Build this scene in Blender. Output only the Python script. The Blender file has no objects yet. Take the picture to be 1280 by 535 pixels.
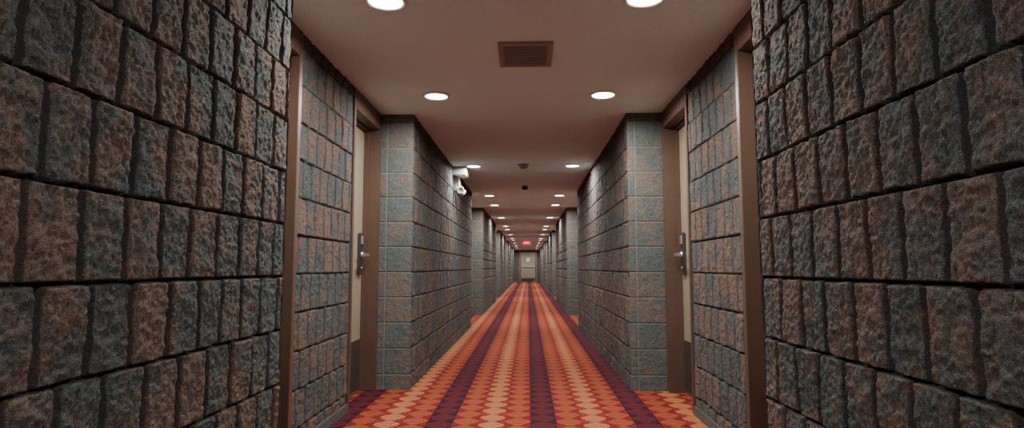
import bpy, bmesh, math, random
import numpy as np
from mathutils import Vector
random.seed(3)
S = bpy.context.scene
COL = S.collection

# ------------------------------------------------------------ dimensions
H = 2.2            # ceiling height
CAMZ = 0.95
XL, XLR = -0.93, -1.20     # left wall plane / recess plane
XR, XRR = 0.80, 1.085      # right wall plane / recess plane
PER = 7.5
R0L, R0R, R1 = 2.24, 2.07, 4.72         # recess along Y
P0, P1 = 3.03, 3.97        # brick pier within recess
YEND = 41.5
YBACK = -4.0
SEAM = 0.118; COURSE = 0.2; RIB = 0.1355

# ------------------------------------------------------------ helpers
def link(o, parent=None):
    COL.objects.link(o)
    if parent: o.parent = parent
    return o
def empty(name, loc=(0,0,0)):
    e = bpy.data.objects.new(name, None); e.location = loc
    e.empty_display_size = 0.1
    COL.objects.link(e); return e

class NT:
    def __init__(s, name):
        s.m = bpy.data.materials.new(name); s.m.use_nodes = True
        s.t = s.m.node_tree; s.b = s.t.nodes['Principled BSDF']
    def n(s, typ, **kw):
        nd = s.t.nodes.new(typ)
        for k, v in kw.items(): setattr(nd, k, v)
        return nd
    def set(s, inp, v):
        if isinstance(v, bpy.types.NodeSocket): s.t.links.new(v, inp)
        elif v is not None: inp.default_value = v
    def math(s, op, a, b=None, c=None, clamp=False):
        nd = s.n('ShaderNodeMath', operation=op); nd.use_clamp = clamp
        s.set(nd.inputs[0], a)
        if b is not None: s.set(nd.inputs[1], b)
        if c is not None: s.set(nd.inputs[2], c)
        return nd.outputs[0]
    def mix(s, f, a, b, blend='MIX'):
        nd = s.n('ShaderNodeMix', data_type='RGBA', blend_type=blend)
        s.set(nd.inputs[0], f)
        s.set(nd.inputs[6], a if not isinstance(a, tuple) else (*a, 1))
        s.set(nd.inputs[7], b if not isinstance(b, tuple) else (*b, 1))
        return nd.outputs[2]
    def noise(s, vec, scale, detail=4, rough=0.6):
        nd = s.n('ShaderNodeTexNoise'); nd.inputs['Scale'].default_value = scale
        nd.inputs['Detail'].default_value = detail; nd.inputs['Roughness'].default_value = rough
        if vec is not None: s.set(nd.inputs['Vector'], vec)
        return nd.outputs['Fac']
    def ramp(s, f, lo, hi):
        nd = s.n('ShaderNodeMapRange'); nd.interpolation_type = 'SMOOTHSTEP'
        s.set(nd.inputs[0], f); nd.inputs[1].default_value = lo; nd.inputs[2].default_value = hi
        return nd.outputs[0]
    def coord(s): return s.n('ShaderNodeTexCoord').outputs['Object']
    def bump(s, h, strength, dist):
        nd = s.n('ShaderNodeBump'); nd.inputs['Strength'].default_value = strength
        nd.inputs['Distance'].default_value = dist
        s.set(nd.inputs['Height'], h); s.set(s.b.inputs['Normal'], nd.outputs[0])
    def base(s, col, rough=0.6, metal=0.0, spec=0.5):
        s.set(s.b.inputs['Base Color'], (*col, 1) if isinstance(col, tuple) else col)
        s.set(s.b.inputs['Roughness'], rough); s.set(s.b.inputs['Metallic'], metal)
        s.b.inputs['Specular IOR Level'].default_value = spec
        return s

# ------------------------------------------------------------ materials
def mat_block(name, smooth=False):
    k = NT(name); P = k.coord()
    at = k.n('ShaderNodeVertexColor'); at.layer_name = 'blk'
    sep = k.n('ShaderNodeSeparateColor'); k.set(sep.inputs[0], at.outputs['Color'])
    rnd, grv, chan = sep.outputs[0], sep.outputs[1], sep.outputs[2]
    big = k.noise(P, 1.8, 3); med = k.noise(P, 8, 6, 0.7); fine = k.noise(P, 130, 5, 0.8); spk = k.noise(P, 300, 2, 0.6)
    f = k.math('MULTIPLY_ADD', med, 3.2, -1.6)
    f = k.math('ADD', f, k.math('MULTIPLY_ADD', rnd, 0.6, 0.17))
    f = k.math('ADD', f, k.math('MULTIPLY_ADD', big, 1.2, -0.6))
    f = k.ramp(f, 0.1, 0.9)
    if smooth:
        c = k.mix(f, (0.090, 0.108, 0.102), (0.142, 0.114, 0.096))
    else:
        c = k.mix(f, (0.078, 0.095, 0.094), (0.178, 0.114, 0.088))
    c = k.mix(k.ramp(fine, 0.35, 0.62), k.mix(0.62, c, (0.012, 0.012, 0.014)), c)
    if not smooth:
        c = k.mix(k.math('MULTIPLY', k.ramp(spk, 0.60, 0.72), 0.5), c, (0.40, 0.37, 0.34))
        c = k.mix(k.math('MULTIPLY', chan, 0.85), c, k.mix(rnd, (0.088, 0.100, 0.120), (0.115, 0.094, 0.094)))
    mort = (0.16, 0.17, 0.16) if smooth else (0.06, 0.058, 0.056)
    c = k.mix(k.math('MULTIPLY', grv, 0.6 if smooth else 0.8), c, mort)
    k.base(c, 0.85 if not smooth else 0.75, 0, 0.22)
    h = k.math('ADD', fine, k.math('MULTIPLY', spk, 0.6))
    k.bump(h, 1.0 if not smooth else 0.5, 0.009 if not smooth else 0.004)
    return k.m
M_SPLIT = mat_block('split_face_block'); M_SMOOTH = mat_block('smooth_block', True)

def mat_plain(name, col, rough=0.5, metal=0, bs=None, bd=0.001, bst=0.4, vary=0.15):
    k = NT(name); P = k.coord()
    n = k.noise(P, 6, 4)
    dark = tuple(v*(1-vary) for v in col); lite = tuple(min(1, v*(1+vary)) for v in col)
    k.base(k.mix(n, dark, lite), rough, metal)
    if bs: k.bump(k.noise(P, bs, 4, 0.6), bst, bd)
    return k.m
M_CEIL = mat_plain('stipple_ceiling', (0.74, 0.86, 0.90), 0.9, 0, 75, 0.018, 0.9, 0.02)
M_FRAME = mat_plain('brown_frame_paint', (0.075, 0.041, 0.027), 0.45, 0, 60, 0.0008, 0.2)
M_LEAF = mat_plain('beige_door_paint', (0.23, 0.195, 0.135), 0.45, 0, 90, 0.0005, 0.2, 0.06)
M_KICK = mat_plain('dark_kick_plate', (0.035, 0.028, 0.025), 0.4)
M_STEEL = mat_plain('brushed_steel', (0.55, 0.55, 0.56), 0.3, 0.9, 200, 0.0005, 0.2)
M_DARK = mat_plain('dark_metal', (0.05, 0.045, 0.045), 0.45, 0.3)
M_WHITE = mat_plain('white_plastic', (0.65, 0.63, 0.6), 0.4, vary=0.03)
M_VENT = mat_plain('vent_enamel', (0.24, 0.21, 0.195), 0.5)
M_BOX = mat_plain('grey_enamel', (0.30, 0.29, 0.28), 0.5)
M_HEAD = mat_plain('lamp_head_plastic', (0.50, 0.49, 0.47), 0.4)
M_LOUV = mat_plain('vent_louvre', (0.20, 0.21, 0.215), 0.5)
M_BASE = mat_plain('grey_base', (0.07, 0.07, 0.072), 0.5)
M_PLAST = mat_plain('beige_plaster', (0.34, 0.29, 0.22), 0.8, 0, 60, 0.003, 0.3)

def mat_emit(name, col, st):
    k = NT(name); k.base((0.8, 0.8, 0.8), 0.4)
    k.b.inputs['Emission Color'].default_value = (*col, 1); k.b.inputs['Emission Strength'].default_value = st
    return k.m
M_LAMP = mat_emit('lamp_lens', (1.0, 0.96, 0.90), 16)
M_EXITW = mat_emit('exit_letters', (1.0, 0.55, 0.5), 2)
def mat_exit():
    k = NT('exit_red'); k.base((0.25, 0.005, 0.005), 0.5)
    k.b.inputs['Emission Color'].default_value = (1, 0.0, 0.0, 1); k.b.inputs['Emission Strength'].default_value = 0.8
    return k.m
M_EXITR = mat_exit()

def mat_carpet():
    k = NT('patterned_carpet'); P = k.coord()
    sx = k.n('ShaderNodeSeparateXYZ'); k.set(sx.inputs[0], P)
    W = 0.16; LN = 0.18
    u = k.math('MULTIPLY_ADD', sx.outputs[0], 1/W, -0.093/W + 0.5 + 400)
    col = k.math('FLOOR', u); uf = k.math('FRACT', u)
    vraw = k.math('MULTIPLY_ADD', sx.outputs[1], 1/LN, 100)
    du = k.math('SUBTRACT', uf, 0.5)
    sgn = k.math('SIGN', du)
    def eq(x, val): return k.math('COMPARE', x, float(val), 0.1)
    def cell(colx, dux):
        m4 = k.math('MODULO', colx, 4.0); m2 = k.math('MODULO', colx, 2.0)
        vf = k.math('FRACT', k.math('ADD', vraw, k.math('MULTIPLY', m2, 0.5)))
        dv = k.math('SUBTRACT', vf, 0.5)
        is0, is2 = eq(m4, 0), eq(m4, 2)
        base = k.mix(is0, k.mix(is2, (0.135, 0.014, 0.014), (0.170, 0.024, 0.014)), (0.026, 0.008, 0.015))
        line = k.mix(is0, k.mix(is2, (0.290, 0.080, 0.032), (0.39, 0.180, 0.082)), (0.100, 0.015, 0.020))
        pa = k.math('POWER', k.math('ABSOLUTE', dux), 1.35)
        pb = k.math('POWER', k.math('ABSOLUTE', dv), 1.35)
        d = k.math('POWER', k.math('ADD', pa, pb), 1/1.35)
        disc = k.math('SUBTRACT', 1.0, k.ramp(d, 0.48, 0.52))
        ph = k.math('ADD', dv, k.math('MULTIPLY', k.math('MULTIPLY', dux, dux), 0.9))
        st = k.ramp(k.math('SINE', k.math('MULTIPLY', ph, 2*math.pi*5.0)), -0.5, 0.1)
        return base, k.mix(st, base, line), disc
    b0, p0, d0 = cell(col, du)
    b1, p1, d1 = cell(k.math('ADD', col, sgn), k.math('SUBTRACT', 1.0, k.math('ABSOLUTE', du)))
    c = k.mix(d1, b0, p1)
    c = k.mix(d0, c, p0)
    fz = k.noise(P, 420, 2)
    c = k.mix(k.math('MULTIPLY', k.ramp(fz, 0.4, 0.7), 0.30), c, (0.05, 0.01, 0.01))
    k.base(c, 0.95, 0, 0.05)
    k.bump(fz, 0.5, 0.004)
    return k.m
M_CARPET = mat_carpet()

# ------------------------------------------------------------ geometry helpers
def box(name, lo, hi, mat, parent=None, bev=0.0):
    lo = Vector(lo); hi = Vector(hi)
    for i in range(3):
        if lo[i] > hi[i]: lo[i], hi[i] = hi[i], lo[i]
    bm = bmesh.new(); bmesh.ops.create_cube(bm, size=1)
    c = (lo+hi)/2; d = hi-lo
    for v in bm.verts: v.co = Vector((v.co.x*d.x, v.co.y*d.y, v.co.z*d.z)) + c
    if bev: bmesh.ops.bevel(bm, geom=bm.edges[:], offset=bev, segments=2, affect='EDGES')
    me = bpy.data.meshes.new(name); bm.to_mesh(me); bm.free()
    me.materials.append(mat)
    return link(bpy.data.objects.new(name, me), parent)

def lathe(name, prof, loc, mat, parent=None, axis='Z', seg=32):
    """prof list of (r, h)"""
    bm = bmesh.new(); rings = []
    for r, h in prof:
        ring = []
        for i in range(seg):
            a = 2*math.pi*i/seg
            p = (r*math.cos(a), r*math.sin(a), h)
            if axis == 'X': p = (h, p[0], p[1])
            if axis == 'Y': p = (p[0], h, p[1])
            ring.append(bm.verts.new(Vector(p)+Vector(loc)))
        rings.append(ring)
    for a, b in zip(rings, rings[1:]):
        for i in range(seg):
            bm.faces.new((a[i], a[(i+1) % seg], b[(i+1) % seg], b[i]))
    if prof[0][0] > 0: bm.faces.new(rings[0])
    if prof[-1][0] > 0: bm.faces.new(rings[-1][::-1])
    bmesh.ops.recalc_face_normals(bm, faces=bm.faces[:])
    me = bpy.data.meshes.new(name); bm.to_mesh(me); bm.free()
    for p in me.polygons: p.use_smooth = True
    me.materials.append(mat)
    return link(bpy.data.objects.new(name, me), parent)

TAB = np.random.RandomState(7).rand(256, 256)
def vn(x, y, sd=0):
    x = x + sd*37.3; y = y + sd*11.7
    xi = np.floor(x).astype(int); yi = np.floor(y).astype(int)
    fx = x-xi; fy = y-yi
    fx = fx*fx*(3-2*fx); fy = fy*fy*(3-2*fy)
    a = TAB[xi % 256, yi % 256]; b = TAB[(xi+1) % 256, yi % 256]
    c = TAB[xi % 256, (yi+1) % 256]; d = TAB[(xi+1) % 256, (yi+1) % 256]
    return (a*(1-fx)+b*fx)*(1-fy)+(c*(1-fx)+d*fx)*fy - 0.5
def sst(x, a, b):
    t = np.clip((x-a)/(b-a), 0, 1); return t*t*(3-2*t)

def hfield(name, O, U, N, L, res, mode, sd, parent, s0=0.0, z1=H, joints=()):
    """masonry surface as real relief mesh. O origin at floor, U along, N outward."""
    nu = max(2, int(L/res)+1); nz = max(2, int(z1/res)+1)
    s = np.linspace(0, L, nu); z = np.linspace(0, z1, nz)
    Sg, Z = np.meshgrid(s, z, indexing='ij'); W = Sg + s0 + 50.0
    if mode == 'split':
        Wp = W + 0.003*vn(W*40, Z*40, sd+1); Zp = Z + 0.003*vn(W*40, Z*40, sd+2)
    else:
        Wp, Zp = W, Z
    row = np.floor((Zp-SEAM)/COURSE).astype(int)
    zr = (Zp-SEAM)/COURSE-row; dz = np.minimum(zr, 1-zr)*COURSE
    if mode == 'split':
        off = TAB[(row+40+sd) % 256, 3]*0.45 + 0.5*(row % 2) + 0.2
        # slight variation of rib widths course by course
        c = Wp/RIB + off + 0.22*vn(Wp*3.1, row*7.31+0.5, sd+9)
        ci = np.floor(c).astype(int); cf = c-ci
        rnd = TAB[(ci*7+row*3+sd*5) % 256, (row*13+ci*3+60) % 256]
        r2 = TAB[(ci*5+row*11+sd) % 256, (row*17+ci*5+90) % 256]-0.5
        x = cf*RIB
        edge = np.minimum(x-0.019, RIB-x)
        rib = sst(edge, -0.002, 0.004)
        hz = sst(dz, 0.001, 0.006)
        chan = 1-sst(edge, -0.002, 0.003)
        body = rib*hz
        rough = 0.004*vn(W*14, Z*14, sd+3)+0.005*vn(W*38, Z*38, sd+4)+0.005*vn(W*85, Z*85, sd+5)+0.004*vn(W*150, Z*150, sd+6)
        tilt = r2*0.006*(zr-0.5)*2 + (rnd-0.5)*0.005
        h = -0.018 + body*(0.020+rough+tilt) + (hz-1)*0.006
        endw = np.minimum(sst(Sg, 0.0, 0.02), sst(L-Sg, 0.0, 0.02))
        h = h*endw + (-0.006)*(1-endw)
        grv = 1-sst(dz, 0.002, 0.005)
    else:
        rnd = TAB[(row*9+sd*3) % 256, (row*31+sd*7) % 256]*np.ones_like(W)
        dj = np.full_like(W, 9.0)
        for j in joints:
            dj = np.minimum(dj, np.abs(Sg-j))
            rnd = np.where(Sg > j, (rnd*3.7+0.31) % 1.0, rnd)
        g = np.minimum(dz, dj)
        grv = 1-sst(g, 0.002, 0.006); chan = np.zeros_like(W)
        h = -0.005*grv + 0.003*vn(W*20, Z*20, sd) + 0.002*vn(W*60, Z*60, sd+1)
    co = np.zeros((nu, nz, 3))
    O = np.array(O, float); U = np.array(U, float); N = np.array(N, float)
    for k in range(3): co[..., k] = O[k] + U[k]*Sg + N[k]*h
    co[..., 2] += Z
    idx = np.arange(nu*nz).reshape(nu, nz)
    q = np.stack([idx[:-1, :-1], idx[1:, :-1], idx[1:, 1:], idx[:-1, 1:]], -1).reshape(-1, 4)
    if np.dot(np.cross(U, (0, 0, 1)), N) < 0: q = q[:, ::-1]
    me = bpy.data.meshes.new(name)
    me.vertices.add(nu*nz); me.vertices.foreach_set('co', co.reshape(-1))
    nf = len(q); me.loops.add(nf*4); me.loops.foreach_set('vertex_index', q.reshape(-1).astype(np.int32))
    me.polygons.add(nf); me.polygons.foreach_set('loop_start', np.arange(0, nf*4, 4, dtype=np.int32))
    me.polygons.foreach_set('use_smooth', np.ones(nf, dtype=bool))
    me.update(calc_edges=True)
    ca = me.color_attributes.new('blk', 'FLOAT_COLOR', 'POINT')
    cd = np.ones((nu*nz, 4), np.float32)
    cd[:, 0] = rnd.reshape(-1); cd[:, 1] = grv.reshape(-1); cd[:, 2] = chan.reshape(-1)
    ca.data.foreach_set('color', cd.reshape(-1))
    me.materials.append(M_SPLIT if mode == 'split' else M_SMOOTH)
    return link(bpy.data.objects.new(name, me), parent)

# ------------------------------------------------------------ floor / ceiling
box('floor', (-1.9, YBACK-0.1, -0.1), (1.9, YEND+0.1, 0), M_CARPET)
box('ceiling', (-1.9, YBACK-0.1, H), (1.9, YEND+0.1, H+0.1), M_CEIL)

# ------------------------------------------------------------ doors
door_n = [0]
def door(xp, sg, y0, y1, lock_far=True):
    """sg = -1 for left side (wall normal is -sg), xp = recess plane"""
    door_n[0] += 1
    e = empty('door_%d' % door_n[0], (0, 0, 0))
    D = 0.115; xi = xp+sg*D; xo = xp - sg*0.008
    J = 0.045; ht = 2.06
    box('jamb_near', (xo, y0, 0), (xi+sg*.05, y0+J, H), M_FRAME, e, 0.003)
    box('jamb_far', (xo, y1-J, 0), (xi+sg*.05, y1, H), M_FRAME, e, 0.003)
    box('header', (xo, y0+J, ht), (xi+sg*.05, y1-J, H), M_FRAME, e, 0.003)
    # stop beads
    box('stop_far', (xi-sg*.035, y1-J-.015, 0), (xi-sg*.001, y1-J, ht), M_FRAME, e)
    box('stop_near', (xi-sg*.035, y0+J, 0), (xi-sg*.001, y0+J+.015, ht), M_FRAME, e)
    box('stop_head', (xi-sg*.035, y0+J+.015, ht-.015), (xi-sg*.001, y1-J-.015, ht), M_FRAME, e)
    box('leaf', (xi, y0+J+.002, 0.008), (xi+sg*.045, y1-J-.002, ht-.003), M_LEAF, e, 0.002)
    box('kick_plate', (xi-sg*.003, y0+J+.02, 0.02), (xi, y1-J-.02, 0.40), M_KICK, e)
    yl = (y1-J-.10) if lock_far else (y0+J+.10)
    dr = -1 if lock_far else 1
    f = xi-sg*.001
    box('lock_escutcheon', (f, yl-.036, 0.90), (f-sg*.022, yl+.036, 1.22), M_DARK, e, 0.006)
    box('card_reader', (f-sg*.022, yl-.026, 1.13), (f-sg*.034, yl+.026, 1.20), M_STEEL, e, 0.004)
    lathe('lever_rose', [(0.027, 0), (0.027, -sg*.012), (0.014, -sg*.02), (0.011, -sg*.06), (0, -sg*.06)],
          (f-sg*.02, yl, 1.05), M_STEEL, e, 'X', 20)
    box('lever', (f-sg*.060, yl+dr*(-.014), 1.036), (f-sg*.082, yl+dr*.12, 1.064), M_STEEL, e, 0.005)
    lathe('thumb_cylinder', [(0.014, 0), (0.013, -sg*.01), (0, -sg*.01)], (f-sg*.02, yl, 0.95), M_STEEL, e, 'X', 16)
    for zz in (0.25, 1.05, 1.85):
        yh = y0+J if lock_far else y1-J
        lathe('hinge', [(0.008, -0.05), (0.008, 0.05)], (f-sg*.006, yh, zz), M_STEEL, e, 'Z', 10)

# ------------------------------------------------------------ masonry walls
WL = empty('wall_left'); WR = empty('wall_right')
def side(sg, XN, XRc, R0, parent):
    n = (-sg, 0, 0)
    sd = 1 if sg < 0 else 9
    hfield('block_face', (XN, YBACK, 0), (0, 1, 0), n, 3.5, 0.025, 'split', sd, parent, YBACK)
    hfield('block_face', (XN, -0.5, 0), (0, 1, 0), n, R0+0.5, 0.0038, 'split', sd, parent, -0.5)
    k = 0
    while True:
        a = R0+PER*k; b = R1+PER*k
        if a > 33: break
        res = [0.0055, 0.014, 0.03, 0.04, 0.05][min(k, 4)]
        xb = XRc+sg*0.17
        wN = abs(xb-XN)
        # end face of previous wall, facing +Y
        hfield('end_face', (XN, a, 0), (sg, 0, 0), (0, 1, 0), wN, max(res, .02), 'smooth', sd+k, parent, 0, H, (0.2,))
        # pilaster face facing -Y
        hfield('pilaster_face', (XN, b, 0), (sg, 0, 0), (0, -1, 0), wN, min(max(res*.5, .003), .02), 'smooth', sd+k+3, parent, 0, H,
               (0.205,) if sg < 0 else (0.055,))
        # pier
        pa, pb = P0+PER*k, P1+PER*k
        hfield('pier_face', (XRc, pa, 0), (0, 1, 0), n, pb-pa, res, 'split', sd+2, parent, pa)
        hfield('pier_end', (XRc, pa, 0), (sg, 0, 0), (0, -1, 0), .17, .02, 'smooth', sd+k+5, parent)
        hfield('pier_end', (XRc, pb, 0), (sg, 0, 0), (0, 1, 0), .17, .02, 'smooth', sd+k+6, parent)
        # long wall
        c = R0+PER*(k+1) if a+PER < 33 else 39.3
        hfield('block_face', (XN, b, 0), (0, 1, 0), n, c-b, [0.0075, 0.018, 0.03, 0.04, 0.05][min(k, 4)], 'split', sd, parent, b)
        door(XRc, sg, a+0.006, pa-.001, False)
        door(XRc, sg, pb+.001, b-0.006, True)
        k += 1
    # lobby at far end
    hfield('end_face', (XN, 39.3, 0), (sg, 0, 0), (0, 1, 0), 0.5, .02, 'smooth', sd+20, parent)
    hfield('block_face', (XN+sg*.5, 39.3, 0), (0, 1, 0), n, YEND-39.3, .04, 'split', sd, parent, 39.3)
side(-1, XL, XLR, R0L, WL); side(1, XR, XRR, R0R, WR)

# base trim along the piers
for sg, xr in ((-1, XLR), (1, XRR)):
    for k in range(5):
        box('baseboard_%s' % ('left' if sg < 0 else 'right') + ('' if k == 0 else '.%03d' % k),
            (xr, P0+PER*k+.002, 0), (xr-sg*.012, P1+PER*k-.002, 0.06), M_BASE, None, 0.003)

# end + back walls
e = empty('wall_end')
hfield('block_left', (-1.6, YEND, 0), (1, 0, 0), (0, -1, 0), 1.0, .03, 'split', 4, e)
hfield('block_right', (0.6, YEND, 0), (1, 0, 0), (0, -1, 0), 1.0, .03, 'split', 5, e)
box('plaster', (-0.6, YEND+.01, 0), (0.6, YEND+.06, H), M_PLAST, e)
box('wall_back', (-1.9, YBACK-.1, 0), (1.9, YBACK, H), M_PLAST)
e = empty('door_end')
box('jamb_left', (-.56, YEND-.06, 0), (-.50, YEND+.01, 2.12), M_FRAME, e)
box('jamb_right', (.50, YEND-.06, 0), (.56, YEND+.01, 2.12), M_FRAME, e)
box('header', (-.50, YEND-.06, 2.06), (.50, YEND+.01, 2.12), M_FRAME, e)
box('leaf', (-.50, YEND-.03, 0.01), (.50, YEND+.005, 2.06), M_LEAF, e)
box('push_bar', (-.42, YEND-.10, 1.0), (.42, YEND-.05, 1.06), M_STEEL, e, .005)
box('bar_mount', (-.42, YEND-.06, .99), (-.34, YEND-.03, 1.07), M_STEEL, e)
box('bar_mount', (.34, YEND-.06, .99), (.42, YEND-.03, 1.07), M_STEEL, e)
box('kick_plate', (-.46, YEND-.034, .02), (.46, YEND-.03, .25), M_KICK, e)
box('notice', (-.1, YEND-.034, 1.4), (.1, YEND-.03, 1.65), M_WHITE, e)

# ------------------------------------------------------------ recessed downlights
def downlight(x, y, power=34):
    e = empty('recessed_downlight', (x, y, H))
    lathe('trim_ring', [(0.080, -0.001), (0.082, -0.010), (0.096, -0.012), (0.102, -0.004), (0.102, -0.0005)], (0, 0, 0), M_WHITE, e)
    lathe('lens', [(0.081, -0.002), (0.078, -0.007), (0.0, -0.009)], (0, 0, 0), M_LAMP, e)
    l = bpy.data.lights.new('bulb', 'AREA'); l.shape = 'DISK'; l.size = 0.15; l.energy = power
    l.spread = math.radians(172)
    l.color = (1.0, 0.965, 0.905)
    o = bpy.data.objects.new('bulb', l); o.location = (0, 0, -0.02); link(o, e)
ys = []
k = -1
while True:
    for o in (2.66, 4.2, 7.18):
        ys.append(o+PER*k)
    k += 1
    if k > 4: break
ys.append(40.3)
for y in ys:
    if y < YBACK+.4 or y > YEND: continue
    pw = 34 if y < 40 else 30
    downlight(-0.665, y, pw); downlight(0.545, y, pw)

# ------------------------------------------------------------ ceiling vent
e = empty('ceiling_vent', (-0.012, 3.375, H))
w, d = .155, .195
for nm, lo, hi in (('frame_w', (-w, -d, -.012), (-w+.03, d, 0)), ('frame_e', (w-.03, -d, -.012), (w, d, 0)),
                   ('frame_s', (-w+.03, -d, -.012), (w-.03, -d+.035, 0)), ('frame_n', (-w+.03, d-.035, -.012), (w-.03, d, 0))):
    box(nm, lo, hi, M_VENT, e, .002)
box('duct_back', (-w+.03, -d+.035, -.002), (w-.03, d-.035, 0), M_DARK, e)
nl = 12
for j in range(nl):
    yy = -d+.035 + (j+.5)*(2*d-.07)/nl
    o = box('louvre', (-w+.03, -.0065, -.001), (w-.03, .0065, .001), M_LOUV, e)
    o.location = (0, yy, -.010); o.rotation_euler = (math.radians(-5), 0, 0)

# ------------------------------------------------------------ smoke detectors
e = empty('smoke_detector', (-0.055, 7.1, H))
lathe('base_plate', [(.07, 0), (.07, -.012), (.055, -.016), (.052, -.04), (.03, -.05), (0, -.05)], (0, 0, 0), M_VENT, e)
e = empty('ceiling_dome', (-0.045, 9.0, H))
lathe('base_plate', [(.045, 0), (.045, -.015), (.05, -.02), (.04, -.05), (.02, -.06), (0, -.062)], (0, 0, 0), M_DARK, e)

# ------------------------------------------------------------ emergency light on left wall
e = empty('emergency_light', (XL, 7.35, 2.1))
box('battery_box', (0.0, -.15, -.01), (.17, .15, .097), M_BOX, e, .008)
box('bracket', (0.0, -.05, -.19), (.04, .05, -.01), M_BOX, e, .004)
for yy, nm in ((-.085, 'lamp_head_a'), (.085, 'lamp_head_b')):
    h = lathe(nm, [(.0, .045), (.02, .043), (.034, .018), (.044, -.03), (.047, -.04), (.040, -.04), (0, -.03)], (0, 0, 0), M_HEAD, e, 'Y', 24)
    h.location = (.085, yy*.9, -.18); h.rotation_euler = (0.35, 0, 0.3 if yy < 0 else 2.7)
    lathe(nm+'_swivel', [(.009, -.05), (.009, .12)], (.07, yy*.8, -.13), M_HEAD, e, 'Z', 10)
# outlet
e = empty('wall_outlet', (XL, 7.1, .40))
box('cover_plate', (-.01, -.036, -.057), (.010, .036, .057), M_VENT, e, .002)
box('socket_upper', (.010, -.017, .010), (.013, .017, .038), M_DARK, e, .001)
box('socket_lower', (.010, -.017, -.038), (.013, .017, -.010), M_DARK, e, .001)

# ------------------------------------------------------------ exit sign
e = empty('exit_sign', (-0.06, 27.0, 2.09))
box('housing', (-.18, -.03, -.09), (.18, .03, .09), M_WHITE, e, .006)
box('ceiling_canopy', (-.06, -.03, .09), (.06, .03, .11), M_WHITE, e)
box('face', (-.175, -.034, -.085), (.175, -.03, .085), M_EXITR, e)
cu = bpy.data.curves.new('letters', 'FONT'); cu.body = 'EXIT'; cu.size = .12; cu.align_x = 'CENTER'; cu.align_y = 'CENTER'; cu.extrude = .001
cu.materials.append(M_EXITW)
o = bpy.data.objects.new('letters', cu); o.location = (0, -.037, 0); o.rotation_euler = (math.pi/2, 0, 0); link(o, e)

# ------------------------------------------------------------ world, camera
w = bpy.data.worlds.new('World'); S.world = w; w.use_nodes = True
w.node_tree.nodes['Background'].inputs[0].default_value = (0.05, 0.05, 0.05, 1)
cam = bpy.data.cameras.new('camera'); cam.sensor_width = 36; cam.lens = 740/1280*36; cam.clip_start = 0.02
co = bpy.data.objects.new('camera', cam); co.location = (0, 0, CAMZ)
co.rotation_euler = (math.radians(90+5.21), 0, math.radians(1.55)); COL.objects.link(co)
S.camera = co
